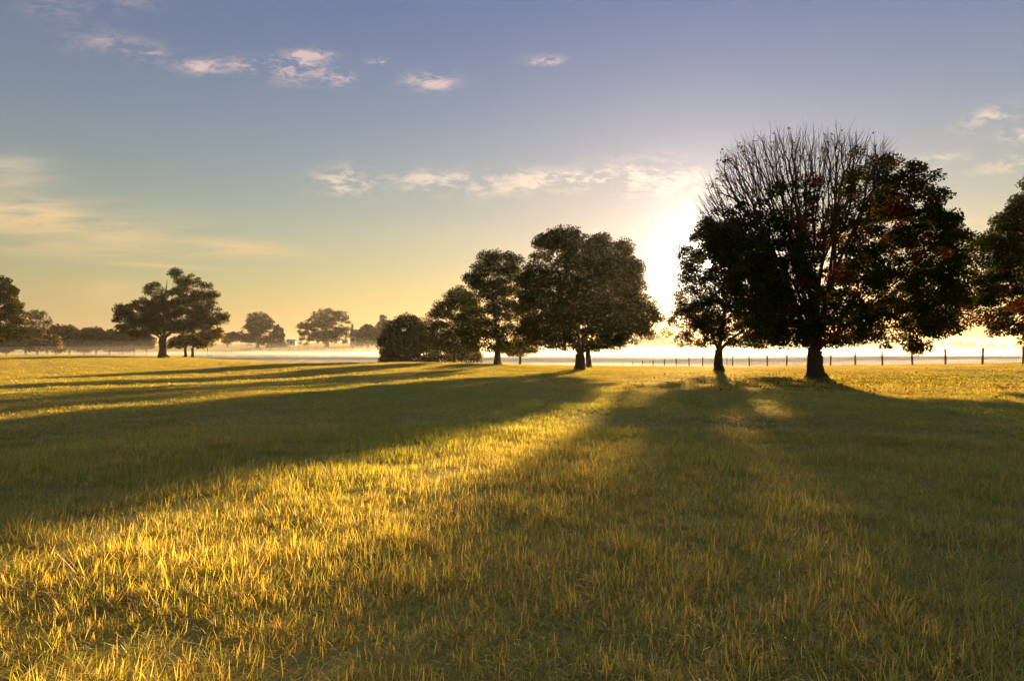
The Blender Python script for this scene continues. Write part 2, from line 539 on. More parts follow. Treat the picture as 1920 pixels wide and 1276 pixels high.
class Envelope:
    """crown outline in the photograph's pixels turned into a solid of real size round the trunk"""
    def __init__(self, u0, v0, d, poly=None, blobs=None, depth=0.85, grid=140):
        k = d / F
        self.k = k
        if poly is not None:
            pl = np.array([((u - u0) * k, (v0 - v) * k) for u, v in poly])
        else:
            bl = np.array([((u - u0) * k, (v0 - v) * k, ru * k, rv * k) for u, v, ru, rv in blobs])
        if poly is not None:
            lo, hi = pl.min(0), pl.max(0)
        else:
            lo = (bl[:, :2] - bl[:, 2:]).min(0); hi = (bl[:, :2] + bl[:, 2:]).max(0)
        self.lo, self.hi, self.depth = lo, hi, depth
        self.bl = None if poly is not None else bl
        if poly is not None:
            xs = np.linspace(lo[0], hi[0], grid); zs = np.linspace(lo[1], hi[1], grid)
            X, Z = np.meshgrid(xs, zs)
            ins = np.zeros(X.shape, bool)
            for (x1, z1), (x2, z2) in zip(pl, np.roll(pl, -1, 0)):
                cr = ((z1 > Z) != (z2 > Z)) & (X < (x2 - x1) * (Z - z1) / (z2 - z1 + 1e-12) + x1)
                ins ^= cr
            self.mask, self.xs, self.zs = ins, xs, zs
            self.xl = np.array([xs[row].min() if row.any() else 0 for row in ins])
            self.xr = np.array([xs[row].max() if row.any() else 0 for row in ins])
    def erode(self, rad):
        m_ = self.mask.copy()
        dx = self.xs[1] - self.xs[0]; dz = self.zs[1] - self.zs[0]
        for t in np.linspace(0, 2 * np.pi, 10, endpoint=False):
            sx, sz = int(round(rad * math.cos(t) / dx)), int(round(rad * math.sin(t) / dz))
            q = np.zeros_like(m_)
            h, w = m_.shape
            ys, xs_ = np.mgrid[0:h, 0:w]
            yy, xx = ys + sz, xs_ + sx
            ok = (yy >= 0) & (yy < h) & (xx >= 0) & (xx < w)
            q[ok] = self.mask[yy[ok], xx[ok]]
            m_ &= q
        return m_
    def sample(self, n, r, shell=0.55, rad=0.3):
        got = []
        cnt = 0
        if self.bl is not None:
            vol = self.bl[:, 2] ** 2 * self.bl[:, 3]
            while cnt < n:
                b = self.bl[r.choice(len(vol), n, p=vol / vol.sum())]
                q = r.normal(0, 1, (n, 3)); q /= np.linalg.norm(q, axis=1, keepdims=True)
                rho = r.random((n, 1)) ** (1 / (3 + 3 * shell))
                q = q * rho
                sh = np.maximum(1 - rad / np.maximum(b[:, 2:3], rad * 1.4), 0.3)
                q = q * sh
                p = np.c_[b[:, 0] + q[:, 0] * b[:, 2], q[:, 1] * b[:, 2] * self.depth, b[:, 1] + q[:, 2] * b[:, 3]]
                got.append(p); cnt += n
            return np.concatenate(got)[:n]
        em = self.erode(rad)
        while cnt < n:
            x = r.uniform(self.lo[0], self.hi[0], n * 3); z = r.uniform(self.lo[1], self.hi[1], n * 3)
            ix = np.clip(((x - self.lo[0]) / (self.hi[0] - self.lo[0]) * (len(self.xs) - 1)).round().astype(int), 0, len(self.xs) - 1)
            iz = np.clip(((z - self.lo[1]) / (self.hi[1] - self.lo[1]) * (len(self.zs) - 1)).round().astype(int), 0, len(self.zs) - 1)
            ok = em[iz, ix]
            c = (self.xl[iz] + self.xr[iz]) / 2; hw = np.maximum((self.xr[iz] - self.xl[iz]) / 2 - rad * 0.5, 0.05)
            t = np.clip((x - c) / hw, -1, 1)
            zz = (z - self.lo[1]) / (self.hi[1] - self.lo[1])
            full = self.depth * (self.xr.max() - self.xl.min()) / 2
            ym = np.minimum(self.depth * hw, full) * np.sqrt(np.maximum(1 - t * t, 0.02)) * np.where(zz > 0.9, 0.75, 1.0)
            yy = r.uniform(-1, 1, n * 3)
            rho = np.maximum(np.abs(yy), np.abs(t))
            ok &= (r.random(n * 3) < (1 - shell) + shell * rho ** 1.5)
            p = np.c_[x, yy * ym, z][ok]
            got.append(p); cnt += len(p)
        return np.concatenate(got)[:n]

def make_tree(name, label, cat, u0, v0, d, trunk_r, fork_v, poly=None, blobs=None, clumps=300, clump_r=0.6, per=110, leaf=0.15,
              mixd=None, seed=1, group=None, mat='leaf', shell=0.55, lean=0.0, bare=None, twig=0.011, depth=0.85, colour_fn=None,
              keep_fn=None, flat=0.62, extra=None, limbs=True, snag=None, flare=0.75, nlimb=None, spread=0.42, rough=0.3):
    r = np.random.default_rng(seed)
    base = at(u0, v0, d)
    base[2] = gz(base[0], base[1])
    k = d / F
    v_real = V0 + (EYE + gz(0, 0) - base[2]) / k            # row where the base really stands
    env = Envelope(u0, v_real, d, poly, blobs, depth)
    root = empty(name, base, label, cat, group)
    fork = np.array([lean, 0.0, (v_real - fork_v) * k])
    # clump centres: one tip of the branch work each
    tips = env.sample(clumps, r, shell, clump_r * (0.85 - rough))
    if extra is not None:
        tips = np.concatenate([tips, extra(k, u0, v_real)])
    tips = tips[tips[:, 2] > max(0.15, env.lo[1])]
    leafy = np.ones(len(tips), bool)
    if bare is not None:
        bt = bare(env, r, k, u0, v_real)
    else:
        bt = np.zeros((0, 3))
    if keep_fn is not None:
        leafy = keep_fn(tips, r, k, u0, v_real)
        tips = tips[leafy]
    # trunk
    if limbs:
        tt = np.linspace(0, 1, 9)
        wob = r.normal(0, 0.03, (9, 2)) * trunk_r * 3; wob[0] = 0
        pts = np.c_[fork[0] * tt ** 1.5 + wob[:, 0], wob[:, 1], -0.5 + (fork[2] + 0.5) * tt]
        hgt = np.maximum(pts[:, 2], 0) / max(trunk_r, 0.05)
        rad = trunk_r * (0.86 + 0.85 * np.exp(-hgt * 1.15)) * np.where(tt > 0.8, 1.04, 1.0)
        zz = np.concatenate([pts[:1], bez(pts[0], pts[1], pts[1], 2)[1:], pts[2:]])
        fine_t = np.linspace(0, 1, 22) ** 1.6
        fp = np.stack([np.interp(fine_t, tt, pts[:, q]) for q in range(3)], 1)
        fr = trunk_r * (0.97 + 0.75 * flare * np.exp(-np.maximum(fp[:, 2] + 0.02, 0) / (trunk_r * 0.85)))
        tb = Tubes(); tb.add(fp, fr, 20)
        tm = tb.mesh('trunk')
        co = np.empty(len(tm.vertices) * 3); tm.vertices.foreach_get('co', co); co = co.reshape(-1, 3)
        # buttressed, slightly fluted foot
        thv = np.arctan2(co[:, 1], co[:, 0]); low = np.exp(-np.maximum(co[:, 2], 0) / (trunk_r * 1.6))
        s = 1 + 0.24 * np.sin(5 * thv + seed) * low + 0.04 * np.sin(9 * thv + co[:, 2] * 2)
        cxy = np.stack([np.interp(co[:, 2], fp[:, 2], fp[:, 0]), np.interp(co[:, 2], fp[:, 2], fp[:, 1])], 1)
        co[:, :2] = cxy + (co[:, :2] - cxy) * s[:, None]
        tm.vertices.foreach_set('co', co.ravel()); tm.update()
        link('trunk', tm, root, M['bark'])
        alltips = np.concatenate([tips, bt])
        N = len(alltips)
        pw = math.log(trunk_r * 0.9 / twig) / math.log(max(N, 2))
        r_of = lambda n_: twig * n_ ** pw
        nl = nlimb or (5 if N > 250 else (4 if N > 60 else 3))
        rel = alltips - fork
        lab = kmeans(rel / (np.linalg.norm(rel, axis=1, keepdims=True) + 1e-6), nl, r)
        for q in range(nl):
            g = alltips[lab == q]
            if len(g) == 0:
                continue
            tb = Tubes()
            ends = g.mean(0)
            f = 0.36 * r.uniform(0.85, 1.15)
            end = fork + f * (ends - fork)
            ln = np.linalg.norm(end - fork)
            st = fork - np.array([0, 0, trunk_r * 0.55])
            pts = bez(st, fork + np.array([0, 0, ln * 0.08]) + (end - fork) * 0.42, end, 7)
            r0 = min(r_of(len(g)), trunk_r * 0.92)
            tb.add(pts, np.linspace(r0, r0 * 0.82, 7), 9)
            dd = pts[-1] - pts[-2]; dd /= np.linalg.norm(dd)
            grow(tb, pts[-1], dd, g, r_of, r, 1, r0 * 0.85, spread)
            link('limb', tb.mesh('limb'), root, M['bark'])
        if snag is not None:
            tb = Tubes(); pts, rad = snag(k, u0, v_real, fork)
            tb.add(pts, rad, 6)
            link('dead_snag', tb.mesh('dead_snag'), root, M['bark'])
    # leaves gathered in flattened clumps round the tips
    K = len(tips)
    cr = clump_r * r.uniform(0.9 - rough, 0.95 + rough, K)
    cnt = np.maximum((per * (cr / clump_r) ** 2 * r.uniform(0.6, 1.25, K)).astype(int), 6)
    own = np.repeat(np.arange(K), cnt)
    q = r.normal(0, 1, (len(own), 3)); q /= np.linalg.norm(q, axis=1, keepdims=True)
    q *= (r.random((len(own), 1)) ** 0.45)
    off = q * cr[own][:, None] * np.array([1, 1, flat])
    off[:, 2] -= 0.25 * (off[:, 0] ** 2 + off[:, 1] ** 2) / (cr[own] + 0.05)
    c = tips[own] + off
    lk = c[:, 2] > 0.05
    if bare is not None and len(bt):
        pickb = bt[r.random(len(bt)) < 0.03]                # a few last leaves left on bare twigs
        rep = np.repeat(pickb, 3, 0) + r.normal(0, 0.07, (len(pickb) * 3, 3))
    else:
        rep = np.zeros((0, 3))
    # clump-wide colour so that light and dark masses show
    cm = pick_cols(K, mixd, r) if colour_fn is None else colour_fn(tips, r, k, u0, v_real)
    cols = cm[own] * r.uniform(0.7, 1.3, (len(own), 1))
    c, cols, q = c[lk], cols[lk], q[lk]
    if len(rep):
        c = np.concatenate([c, rep]); q = np.concatenate([q, np.zeros_like(rep)])
        cols = np.concatenate([cols, pick_cols(len(rep), {'rust': 1, 'olive': 0.4}, r)])
    # a ragged opening where the low sun looks through the crown
    w = c + base - np.array(cam.location)
    pu, pv = w[:, 0] / w[:, 1] * F + U0, V0 - w[:, 2] / w[:, 1] * F
    dd = np.hypot(pu - 1328, pv - 495)
    keep = r.random(len(dd)) > np.exp(-(dd / 8.5) ** 2) * 1.15
    c, cols, q = c[keep], cols[keep], q[keep]
    size = leaf * r.uniform(0.65, 1.3, len(c))
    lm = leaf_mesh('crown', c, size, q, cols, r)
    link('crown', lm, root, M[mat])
    return root

# --- the big half-bare maple right of the sun
BIG = [(1455, 655), (1415, 635), (1385, 590), (1360, 530), (1335, 470), (1305, 420), (1308, 380), (1330, 325), (1360, 275), (1410, 247), (1470, 238), (1540, 243), (1600, 254), (1650, 280),
       (1690, 320), (1735, 348), (1765, 400), (1782, 450), (1786, 500), (1797, 560), (1792, 605), (1770, 622), (1735, 640), (1690, 642), (1640, 646), (1570, 652), (1500, 654)]
def bare_line(u):
    """row above which the maple has lost its leaves"""
    return np.interp(u, [1300, 1345, 1400, 1480, 1560, 1610, 1650, 1670], [425, 415, 418, 405, 385, 335, 275, 230])
def big_keep(t, r, k, u0, vr):
    u = u0 + t[:, 0] / k; v = vr - t[:, 2] / k
    d_ = v - bare_line(u)
    pr = np.clip(0.50 + d_ / 110.0, 0.010, 1.0)
    # the airy middle above the fork
    mid = np.exp(-((u - 1500) / 60) ** 2 - ((v - 430) / 50) ** 2)
    return r.random(len(t)) < pr * (1 - 0.3 * mid)
def big_bare(env, r, k, u0, vr):
    t = env.sample(22000, r, 0.5, 0.15)
    u = u0 + t[:, 0] / k; v = vr - t[:, 2] / k
    t = t[(v < bare_line(u) + 25)] + r.normal(0, 0.26, ((v < bare_line(u) + 25).sum(), 3))
    return t[:5200]
def big_cols(t, r, k, u0, vr):
    u = u0 + t[:, 0] / k; v = vr - t[:, 2] / k
    g = pick_cols(len(t), {'green': 5, 'olive': 3}, r)
    o = pick_cols(len(t), {'rust': 4, 'red': 1, 'gold': 0.8}, r)
    w = np.clip(np.exp(-((u - 1590) / 110) ** 2 - ((v - 430) / 90) ** 2) * 0.5 + 0.04, 0, 1)
    s = (r.random(len(t)) < w)[:, None]
    return np.where(s, o, g)
def sprig(k, u0, vr):
    r = np.random.default_rng(5)
    return np.array([[(1694 + r.normal(0, 7) - u0) * k, r.normal(0, 0.3) - 1.0, (vr - (656 + r.normal(0, 7))) * k] for _ in range(9)]
                    + [[(u - u0) * k, -0.6 + r.normal(0, .4), (vr - v) * k] for u, v in ((1748, 622), (1762, 624), (1772, 618), (1640, 648), (1588, 655), (1700, 640))])
make_tree('maple_tree', 'largest tree, a maple with a bare twiggy top and orange leaves amid the green', 'tree', 1530, 712, 37, 0.38, 655,
          poly=BIG, clumps=1350, clump_r=0.54, per=150, leaf=0.125, rough=0.4, seed=11, bare=big_bare, keep_fn=big_keep, colour_fn=big_cols, extra=sprig, twig=0.0085, shell=0.45, nlimb=11, flare=0.75, spread=0.34)

# --- the tree the sun shines through
SUNT = [(1238, 642), (1242, 610), (1258, 572), (1262, 520), (1272, 465), (1288, 432), (1320, 416), (1370, 410), (1420, 428), (1450, 480), (1465, 540), (1478, 600),
        (1474, 640), (1430, 655), (1385, 652), (1340, 652), (1290, 656), (1255, 652)]
make_tree('airy_tree', 'medium tree with a loose feathery left edge that the sun shines through', 'tree', 1348, 695, 52, 0.31, 655,
          poly=SUNT, clumps=740, clump_r=0.55, per=115, leaf=0.135, seed=12, mixd={'green': 4, 'olive': 3, 'gold': 0.5},
          keep_fn=lambda t, r, k, u0, vr: r.random(len(t)) < np.clip(0.24 + (t[:, 0] / k + 85) / 80.0, 0.20, 1.0), twig=0.01)

# --- the dark group in the middle
make_tree('dense_tree', 'tallest broad domed tree of the dark group in the middle', 'tree', 1088, 695, 55, 0.36, 662,
          poly=[(990, 645), (972, 600), (966, 540), (978, 490), (998, 460), (1010, 438), (1040, 423), (1075, 420), (1110, 434), (1150, 440), (1178, 455), (1190, 482), (1206, 492),
                (1215, 530), (1219, 560), (1241, 582), (1242, 602), (1226, 626), (1200, 646), (1150, 655), (1090, 661), (1030, 655)],
          clumps=540, clump_r=0.74, per=240, leaf=0.145, rough=0.42, seed=13, mixd={'green': 5, 'olive': 3}, group='dark trees in the middle of the field')
make_tree('dense_tree', 'tree whose slim trunk shows close beside the tallest middle tree, just behind it', 'tree', 1103, 688, 64, 0.24, 656,
          poly=[(1045, 650), (1060, 560), (1095, 480), (1135, 438), (1168, 440), (1192, 480), (1203, 560), (1195, 620), (1150, 655), (1100, 660)],
          clumps=100, clump_r=0.8, per=150, leaf=0.17, rough=0.5, seed=14, mixd={'green': 4, 'olive': 3}, group='dark trees in the middle of the field')
make_tree('dense_tree', 'dark middle tree with light holes in its crown, second in height of its group', 'tree', 933, 685, 68, 0.31, 655,
          poly=[(868, 648), (858, 610), (862, 560), (868, 520), (880, 498), (903, 476), (920, 466), (950, 467), (978, 478), (998, 520), (1012, 580), (1010, 630), (985, 655), (940, 660), (890, 656)],
          clumps=240, clump_r=0.76, per=170, leaf=0.165, rough=0.45, seed=15, mixd={'green': 4, 'olive': 3}, group='dark trees in the middle of the field')
make_tree('dense_tree', 'lowest round dark tree at the outer end of the middle group', 'tree', 852, 680.5, 85, 0.22, 660,
          poly=[(806, 642), (797, 612), (804, 590), (824, 562), (845, 543), (868, 530), (890, 548), (905, 590), (907, 630), (890, 655), (855, 662), (820, 656)],
          clumps=200, clump_r=0.86, per=150, leaf=0.19, rough=0.45, seed=16, mixd={'green': 4, 'olive': 3}, group='dark trees in the middle of the field')
make_tree('young_tree', 'small yellowish tree with thin trunk under the dark middle crowns', 'tree', 975, 684.5, 85, 0.16, 668,
          blobs=[(975, 650, 42, 17), (960, 655, 28, 12), (995, 655, 20, 11)], clumps=110, clump_r=0.65, per=55, leaf=0.22, seed=17, mat='leaf_thin', mixd={'gold': 2, 'olive': 3})
make_tree('yellow_shrub', 'low yellow green shrub glowing beyond the dark middle trees', 'shrub', 865, 682, 112, 0.12, 676,
          blobs=[(850, 668, 22, 13), (878, 664, 24, 15), (895, 669, 12, 10)], clumps=120, clump_r=0.7, per=60, leaf=0.26, seed=18, mat='leaf_thin', mixd={'gold': 3, 'olive': 2})
make_tree('round_bush', 'big rounded dark bush with foliage down to the grass', 'bush', 768, 682, 100, 0.25, 668,
          poly=[(716, 682), (711, 650), (718, 622), (735, 600), (758, 587), (785, 590), (800, 605), (814, 640), (825, 664), (820, 682)],
          clumps=300, clump_r=0.9, per=120, leaf=0.23, rough=0.5, seed=19, mixd={'green': 3, 'olive': 4, 'rust': 0.5})

# --- the tree cut by the picture's right edge
make_tree('maple_tree', 'green and reddish maple with low boughs, cut by the right picture edge', 'tree', 2020, 708, 38, 0.48, 655,
          poly=[(1792, 452), (1800, 438), (1862, 432), (1880, 408), (1912, 374), (1960, 300), (2050, 262), (2150, 300), (2230, 400), (2245, 520), (2200, 600), (2100, 640), (1990, 648),
                (1920, 632), (1898, 637), (1866, 622), (1860, 602), (1838, 592), (1812, 594), (1800, 574), (1812, 552), (1842, 545), (1848, 525), (1846, 508), (1812, 492), (1796, 472)],
          clumps=1000, clump_r=0.56, per=140, leaf=0.13, seed=21, colour_fn=lambda t, r, k, u0, vr: np.where(
              (r.random(len(t)) < np.clip(0.06 + 0.5 * np.exp(-((vr - t[:, 2] / k - 585) / 40) ** 2) * ((u0 + t[:, 0] / k) < 1930), 0, 1))[:, None],
              pick_cols(len(t), {'red': 2, 'rust': 3}, r), pick_cols(len(t), {'green': 5, 'olive': 2}, r)))

# --- left: the wide old oak with a dead snag
def oak_snag(k, u0, vr, fork):
    pts = np.array([[(309 - u0) * k, -0.3, (vr - 600) * k], [(311 - u0) * k, -0.3, (vr - 560) * k], [(313 - u0) * k, -0.2, (vr - 540) * k], [(315 - u0) * k, -0.2, (vr - 524) * k]])
    return pts, np.array([0.2, 0.15, 0.10, 0.02])
make_tree('oak_tree', 'wide spreading old tree with ragged top and a dead snag on the knoll', 'tree', 305, 671, 110, 0.56, 634,
          blobs=[(218, 595, 12, 9), (245, 585, 32, 24), (270, 585, 34, 32), (300, 590, 36, 34), (287, 541, 18, 15), (296, 558, 15, 14), (326, 560, 22, 24), (312, 578, 28, 26), (336, 518, 18, 20), (360, 527, 20, 20), (345, 550, 28, 26), (388, 546, 20, 20),
                 (370, 570, 36, 28), (400, 590, 26, 18), (418, 598, 14, 11), (340, 600, 45, 28), (260, 615, 40, 15), (380, 605, 34, 14), (310, 615, 30, 18)],
          clumps=640, clump_r=0.78, per=95, leaf=0.22, rough=0.42, seed=31, mixd={'green': 3, 'olive': 4, 'gold': 0.4, 'rust': 0.5}, snag=oak_snag, depth=0.8, flare=0.9)
make_tree('young_tree', 'small golden tree under the old oak, the one beside its trunk', 'tree', 347.5, 670.5, 122, 0.24, 652,
          blobs=[(333, 641, 20, 12), (350, 636, 22, 14), (320, 648, 10, 7)], clumps=110, clump_r=0.8, per=42, leaf=0.30, seed=32, mat='leaf_thin', mixd={'gold': 3, 'olive': 2})
make_tree('young_tree', 'small golden tree under the outer boughs of the old oak', 'tree', 361, 670.5, 123, 0.24, 652,
          blobs=[(372, 634, 26, 15), (396, 626, 24, 14), (410, 620, 14, 9), (375, 645, 18, 9)], clumps=150, clump_r=0.8, per=42, leaf=0.30, seed=33, mat='leaf_thin', mixd={'gold': 3, 'olive': 2})
make_tree('broad_tree', 'green tree cut by the left picture edge', 'tree', -25, 669, 118, 0.5, 640,
          poly=[(-90, 640), (-100, 580), (-70, 525), (-30, 508), (0, 515), (18, 517), (25, 538), (33, 556), (38, 590), (42, 612), (38, 628), (25, 638), (0, 642), (-40, 646)],
          clumps=520, clump_r=0.85, per=60, leaf=0.32, seed=34, mixd={'green': 3, 'olive': 3, 'gold': 1})

# --- trees and house across the hollow
make_tree('slender_tree', 'thin leaved tree standing taller than the misty wood beside it', 'tree', 70, 655, 190, 0.3, 625,
          blobs=[(50, 594, 15, 15), (70, 590, 17, 14), (84, 600, 13, 14), (70, 612, 22, 15), (60, 630, 28, 18)], clumps=190, clump_r=1.0, per=24, leaf=0.42, seed=41, mat='leaf_thin', mixd={'olive': 4, 'rust': 0.6})
make_tree('autumn_shrub', 'yellowing shrub in front of the misty wood below the slender tree', 'shrub', 105, 664, 170, 0.15, 655,
          blobs=[(95, 640, 20, 16), (110, 650, 14, 12), (70, 645, 24, 14)], clumps=110, clump_r=1.0, per=36, leaf=0.42, seed=42, mat='leaf_thin', mixd={'gold': 2, 'olive': 3, 'rust': 1})
make_tree('young_tree', 'small thin tree in the mist just past the old oak boughs', 'tree', 389, 661, 185, 0.15, 650,
          blobs=[(392, 640, 18, 10), (402, 634, 10, 8)], clumps=60, clump_r=0.9, per=30, leaf=0.36, seed=43, mat='leaf_thin', mixd={'olive': 3, 'gold': 1})
make_tree('misty_tree', 'pale low tree in the mist between oak and round topped tree', 'tree', 426, 652, 285, 0.3, 645,
          blobs=[(425, 634, 14, 12), (438, 630, 14, 12), (450, 634, 10, 12)], clumps=90, clump_r=1.3, per=36, leaf=0.5, seed=44, mixd={'green': 3, 'olive': 3})
make_tree('shade_tree', 'round topped green tree beside the pointed conifer across the hollow', 'tree', 483, 653, 268, 0.55, 635,
          blobs=[(486, 604, 28, 21), (467, 622, 16, 20), (490, 630, 24, 16), (464, 638, 14, 11), (508, 606, 9, 14)], clumps=260, clump_r=1.2, per=46, leaf=0.5, seed=45, mixd={'green': 4, 'olive': 4})
make_tree('conifer_tree', 'dark pointed conifer across the hollow', 'tree', 520, 653, 272, 0.35, 648,
          poly=[(498, 652), (503, 640), (510, 622), (515, 611), (521, 604), (527, 610), (533, 622), (537, 640), (540, 652)], clumps=170, clump_r=1.0, per=50, leaf=0.45, seed=46, mixd={'green': 1})
make_tree('shade_tree', 'widest tree across the hollow, with three lobed top and yellow inner leaves', 'tree', 613, 655, 265, 0.75, 632,
          blobs=[(596, 592, 16, 15), (618, 590, 22, 14), (640, 592, 16, 14), (630, 612, 28, 26), (600, 615, 32, 26), (567, 616, 14, 18), (572, 634, 16, 14), (640, 630, 18, 18), (610, 632, 30, 12)],
          clumps=430, clump_r=1.2, per=44, leaf=0.5, seed=47, mixd={'green': 4, 'olive': 4, 'gold': 0.6})
make_tree('shade_tree', 'dark rounded tree in front of the house roof', 'tree', 690, 656, 250, 0.4, 645,
          blobs=[(688, 625, 18, 22), (700, 630, 16, 18), (676, 636, 14, 14)], clumps=200, clump_r=1.2, per=46, leaf=0.5, seed=48, mixd={'green': 4, 'olive': 3})
make_tree('shade_tree', 'dark tree with a feathery crest rising just behind the big round bush', 'tree', 724, 657, 240, 0.4, 640,
          blobs=[(722, 618, 20, 22), (740, 622, 18, 24), (717, 596, 8, 9), (750, 605, 14, 14), (715, 640, 20, 14)], clumps=260, clump_r=1.1, per=46, leaf=0.48, seed=49, mixd={'green': 3, 'olive': 3, 'rust': 1})

# wood in the mist, far left and along the far fields: four kinds, copied
def copy_tree(o, loc, rz, sc, label, group):
    c = o.copy(); COL.objects.link(c)
    c.location = loc; c.rotation_euler = (0, 0, rz); c.scale = (sc, sc, sc)
    c['label'] = label; c['group'] = group
    for ch in o.children:
        q = ch.copy(); COL.objects.link(q); q.parent = c
    return c
def base_at(u, d):
    x = (u - U0) / F * d
    return (x, d, gz(x, d))
protoA = make_tree('wood_tree', 'rounded grey green tree in the misty wood', 'tree', 130, 655, 212, 0.35, 640, blobs=[(130, 630, 24, 22), (118, 638, 18, 16), (145, 638, 16, 15), (128, 648, 24, 10)],
                   clumps=190, clump_r=1.2, per=40, leaf=0.5, seed=51, mixd={'green': 2, 'olive': 4, 'rust': 0.6}, group='misty wood beyond the knoll')
protoB = make_tree('wood_tree', 'rounded grey green tree in the misty wood', 'tree', 205, 655, 216, 0.35, 640, blobs=[(205, 632, 20, 21), (196, 640, 16, 14), (216, 640, 16, 14), (206, 648, 22, 10)],
                   clumps=180, clump_r=1.2, per=40, leaf=0.5, seed=52, mixd={'green': 3, 'olive': 4}, group='misty wood beyond the knoll')
r_ = random.Random(3)
ORD = 'first second third fourth fifth sixth seventh eighth ninth tenth eleventh twelfth thirteenth fourteenth fifteenth'.split()
def number_row(objs, phrase):
    for n, o in zip(ORD, sorted(objs, key=lambda o: o.location.x / o.location.y)):
        o['label'] = phrase % n
wood, row_open, row_round, ghosts = [protoA, protoB], [], [], []
for n_, (u, d, sc) in enumerate(((12, 205, 1.0), (48, 214, 0.95), (88, 218, 1.0), (108, 222, 1.02), (158, 208, 0.98), (180, 214, 0.95), (230, 210, 1.0), (252, 222, 0.9), (165, 228, 1.05), (275, 226, 0.8))):
    wood.append(copy_tree(protoA if n_ % 2 else protoB, base_at(u, d), r_.uniform(0, 6.28), sc, 'rounded grey green tree in the misty wood', 'misty wood beyond the knoll'))
number_row(wood, '%s tree from the left picture edge in the misty grey green wood')

protoC = make_tree('far_tree', 'hazy open tree in the far row beyond the wire fence', 'tree', 1785, 662, 395, 0.25, 655, blobs=[(1785, 650, 8, 9), (1789, 645, 6, 7)],
                   clumps=70, clump_r=0.9, per=16, leaf=0.5, seed=61, mixd={'olive': 3, 'rust': 2}, group='hazy tree row beyond the wire fence', mat='leaf_thin', twig=0.03)
protoD = make_tree('far_tree', 'hazy rounded tree in the far row beyond the wire fence', 'tree', 1820, 662, 390, 0.25, 655, blobs=[(1820, 650, 14, 11), (1812, 654, 10, 7), (1828, 654, 9, 7)],
                   clumps=110, clump_r=1.0, per=26, leaf=0.5, seed=62, mixd={'olive': 3, 'rust': 1, 'green': 2}, group='rounded trees of the hazy row beyond the wire fence', mat='leaf_thin', twig=0.03)
for u, d, sc in ((1690, 400, 0.9), (1712, 392, 1.0), (1722, 400, 0.95), (1748, 398, 1.1), (1768, 392, 0.95), (1800, 402, 1.05), (1885, 392, 0.85), (1905, 396, 0.95), (1922, 390, 1.15)):
    row_open.append(copy_tree(protoC, base_at(u, d), r_.uniform(0, 6.28), sc, 'hazy open tree in the far row beyond the wire fence', 'hazy tree row beyond the wire fence'))
for u, d, sc in ((1847, 392, 0.9), (1862, 398, 0.85), (1878, 394, 0.72)):
    row_round.append(copy_tree(protoD, base_at(u, d), r_.uniform(0, 6.28), sc, 'hazy rounded tree in the far row beyond the wire fence', 'rounded trees of the hazy row beyond the wire fence'))
for u, d, sc in ((1195, 430, 1.3), (1212, 425, 1.2), (1228, 428, 1.35), (1248, 432, 1.1), (1275, 440, 1.3), (1400, 450, 1.3), (1425, 455, 1.4), (1450, 450, 1.3), (1480, 455, 1.4), (1600, 450, 1.5), (1625, 455, 1.6), (1650, 450, 1.5), (1672, 455, 1.4), (1575, 460, 1.4)):
    ghosts.append(copy_tree(protoD, base_at(u, d), r_.uniform(0, 6.28), sc, 'ghostly tree on the hazy rise seen under the big crowns', 'ghostly trees on the hazy rise'))

number_row(row_open + [protoC], '%s open twiggy tree from the left in the hazy row beyond the wire fence')
number_row(row_round + [protoD], '%s rounded tree from the left in the hazy row beyond the wire fence')
number_row(ghosts, '%s ghostly tree from the left on the hazy rise under the big crowns')

# ------------------------------------------------------------------ fences, poles, buildings
def prism(pts, rad, sides, name, jag=0.0, seed=0):
    tb = Tubes(); tb.add(pts, rad, sides)
    return tb

def round_post(h, rad, seed):
    """weathered round post with a slightly domed, uneven top"""
    r = np.random.default_rng(seed)
    z = np.array([-0.35, 0.0, h * 0.5, h - 0.03, h, h + 0.005])
    pts = np.c_[r.normal(0, 0.006, 6), r.normal(0, 0.006, 6), z]
    tb = Tubes(); tb.add(pts, np.array([rad * 1.04, rad * 1.02, rad, rad * 0.97, rad * 0.8, 0.004]), 9)
    return tb.mesh('post')

NP = 25
fx0, fy0 = 39.7, 53.0
fdx, fdy = -1.05, 3.1
fpos = []
for n_ in range(-4, NP - 1):
    x, y = fx0 + fdx * n_, fy0 + fdy * n_
    fpos.append((x, y, gz(x, y)))
fence = empty('wire_fence', fpos[0], 'wire mesh fence on round wooden posts along the field crest', 'fence')
post_meshes = [round_post(1.38, 0.085, 100 + q) for q in range(5)]
fb = np.array(fpos[0])
for n_, p in enumerate(fpos):
    o = link('post', post_meshes[n_ % 5], fence, M['post'])
    o.location = np.array(p) - fb
    o.rotation_euler = (r_.uniform(-0.03, 0.03), r_.uniform(-0.045, 0.045), r_.uniform(0, 6.28))
def bar(p, q, w):
    p, q = np.array(p, float), np.array(q, float)
    d_ = q - p; d_ /= np.linalg.norm(d_)
    up = np.array([0, 0, 1.0]) if abs(d_[2]) < 0.9 else np.array([1.0, 0, 0])
    a = np.cross(d_, up); a /= np.linalg.norm(a); b = np.cross(a, d_)
    ring = np.array([a + b, -a + b, -a - b, a - b]) * w / 2
    v = np.concatenate([p + ring, q + ring])
    f = np.array([[0, 1, 5, 4], [1, 2, 6, 5], [2, 3, 7, 6], [3, 0, 4, 7], [3, 2, 1, 0], [4, 5, 6, 7]])
    return v, f
off = np.array([0.0, -0.08, 0])
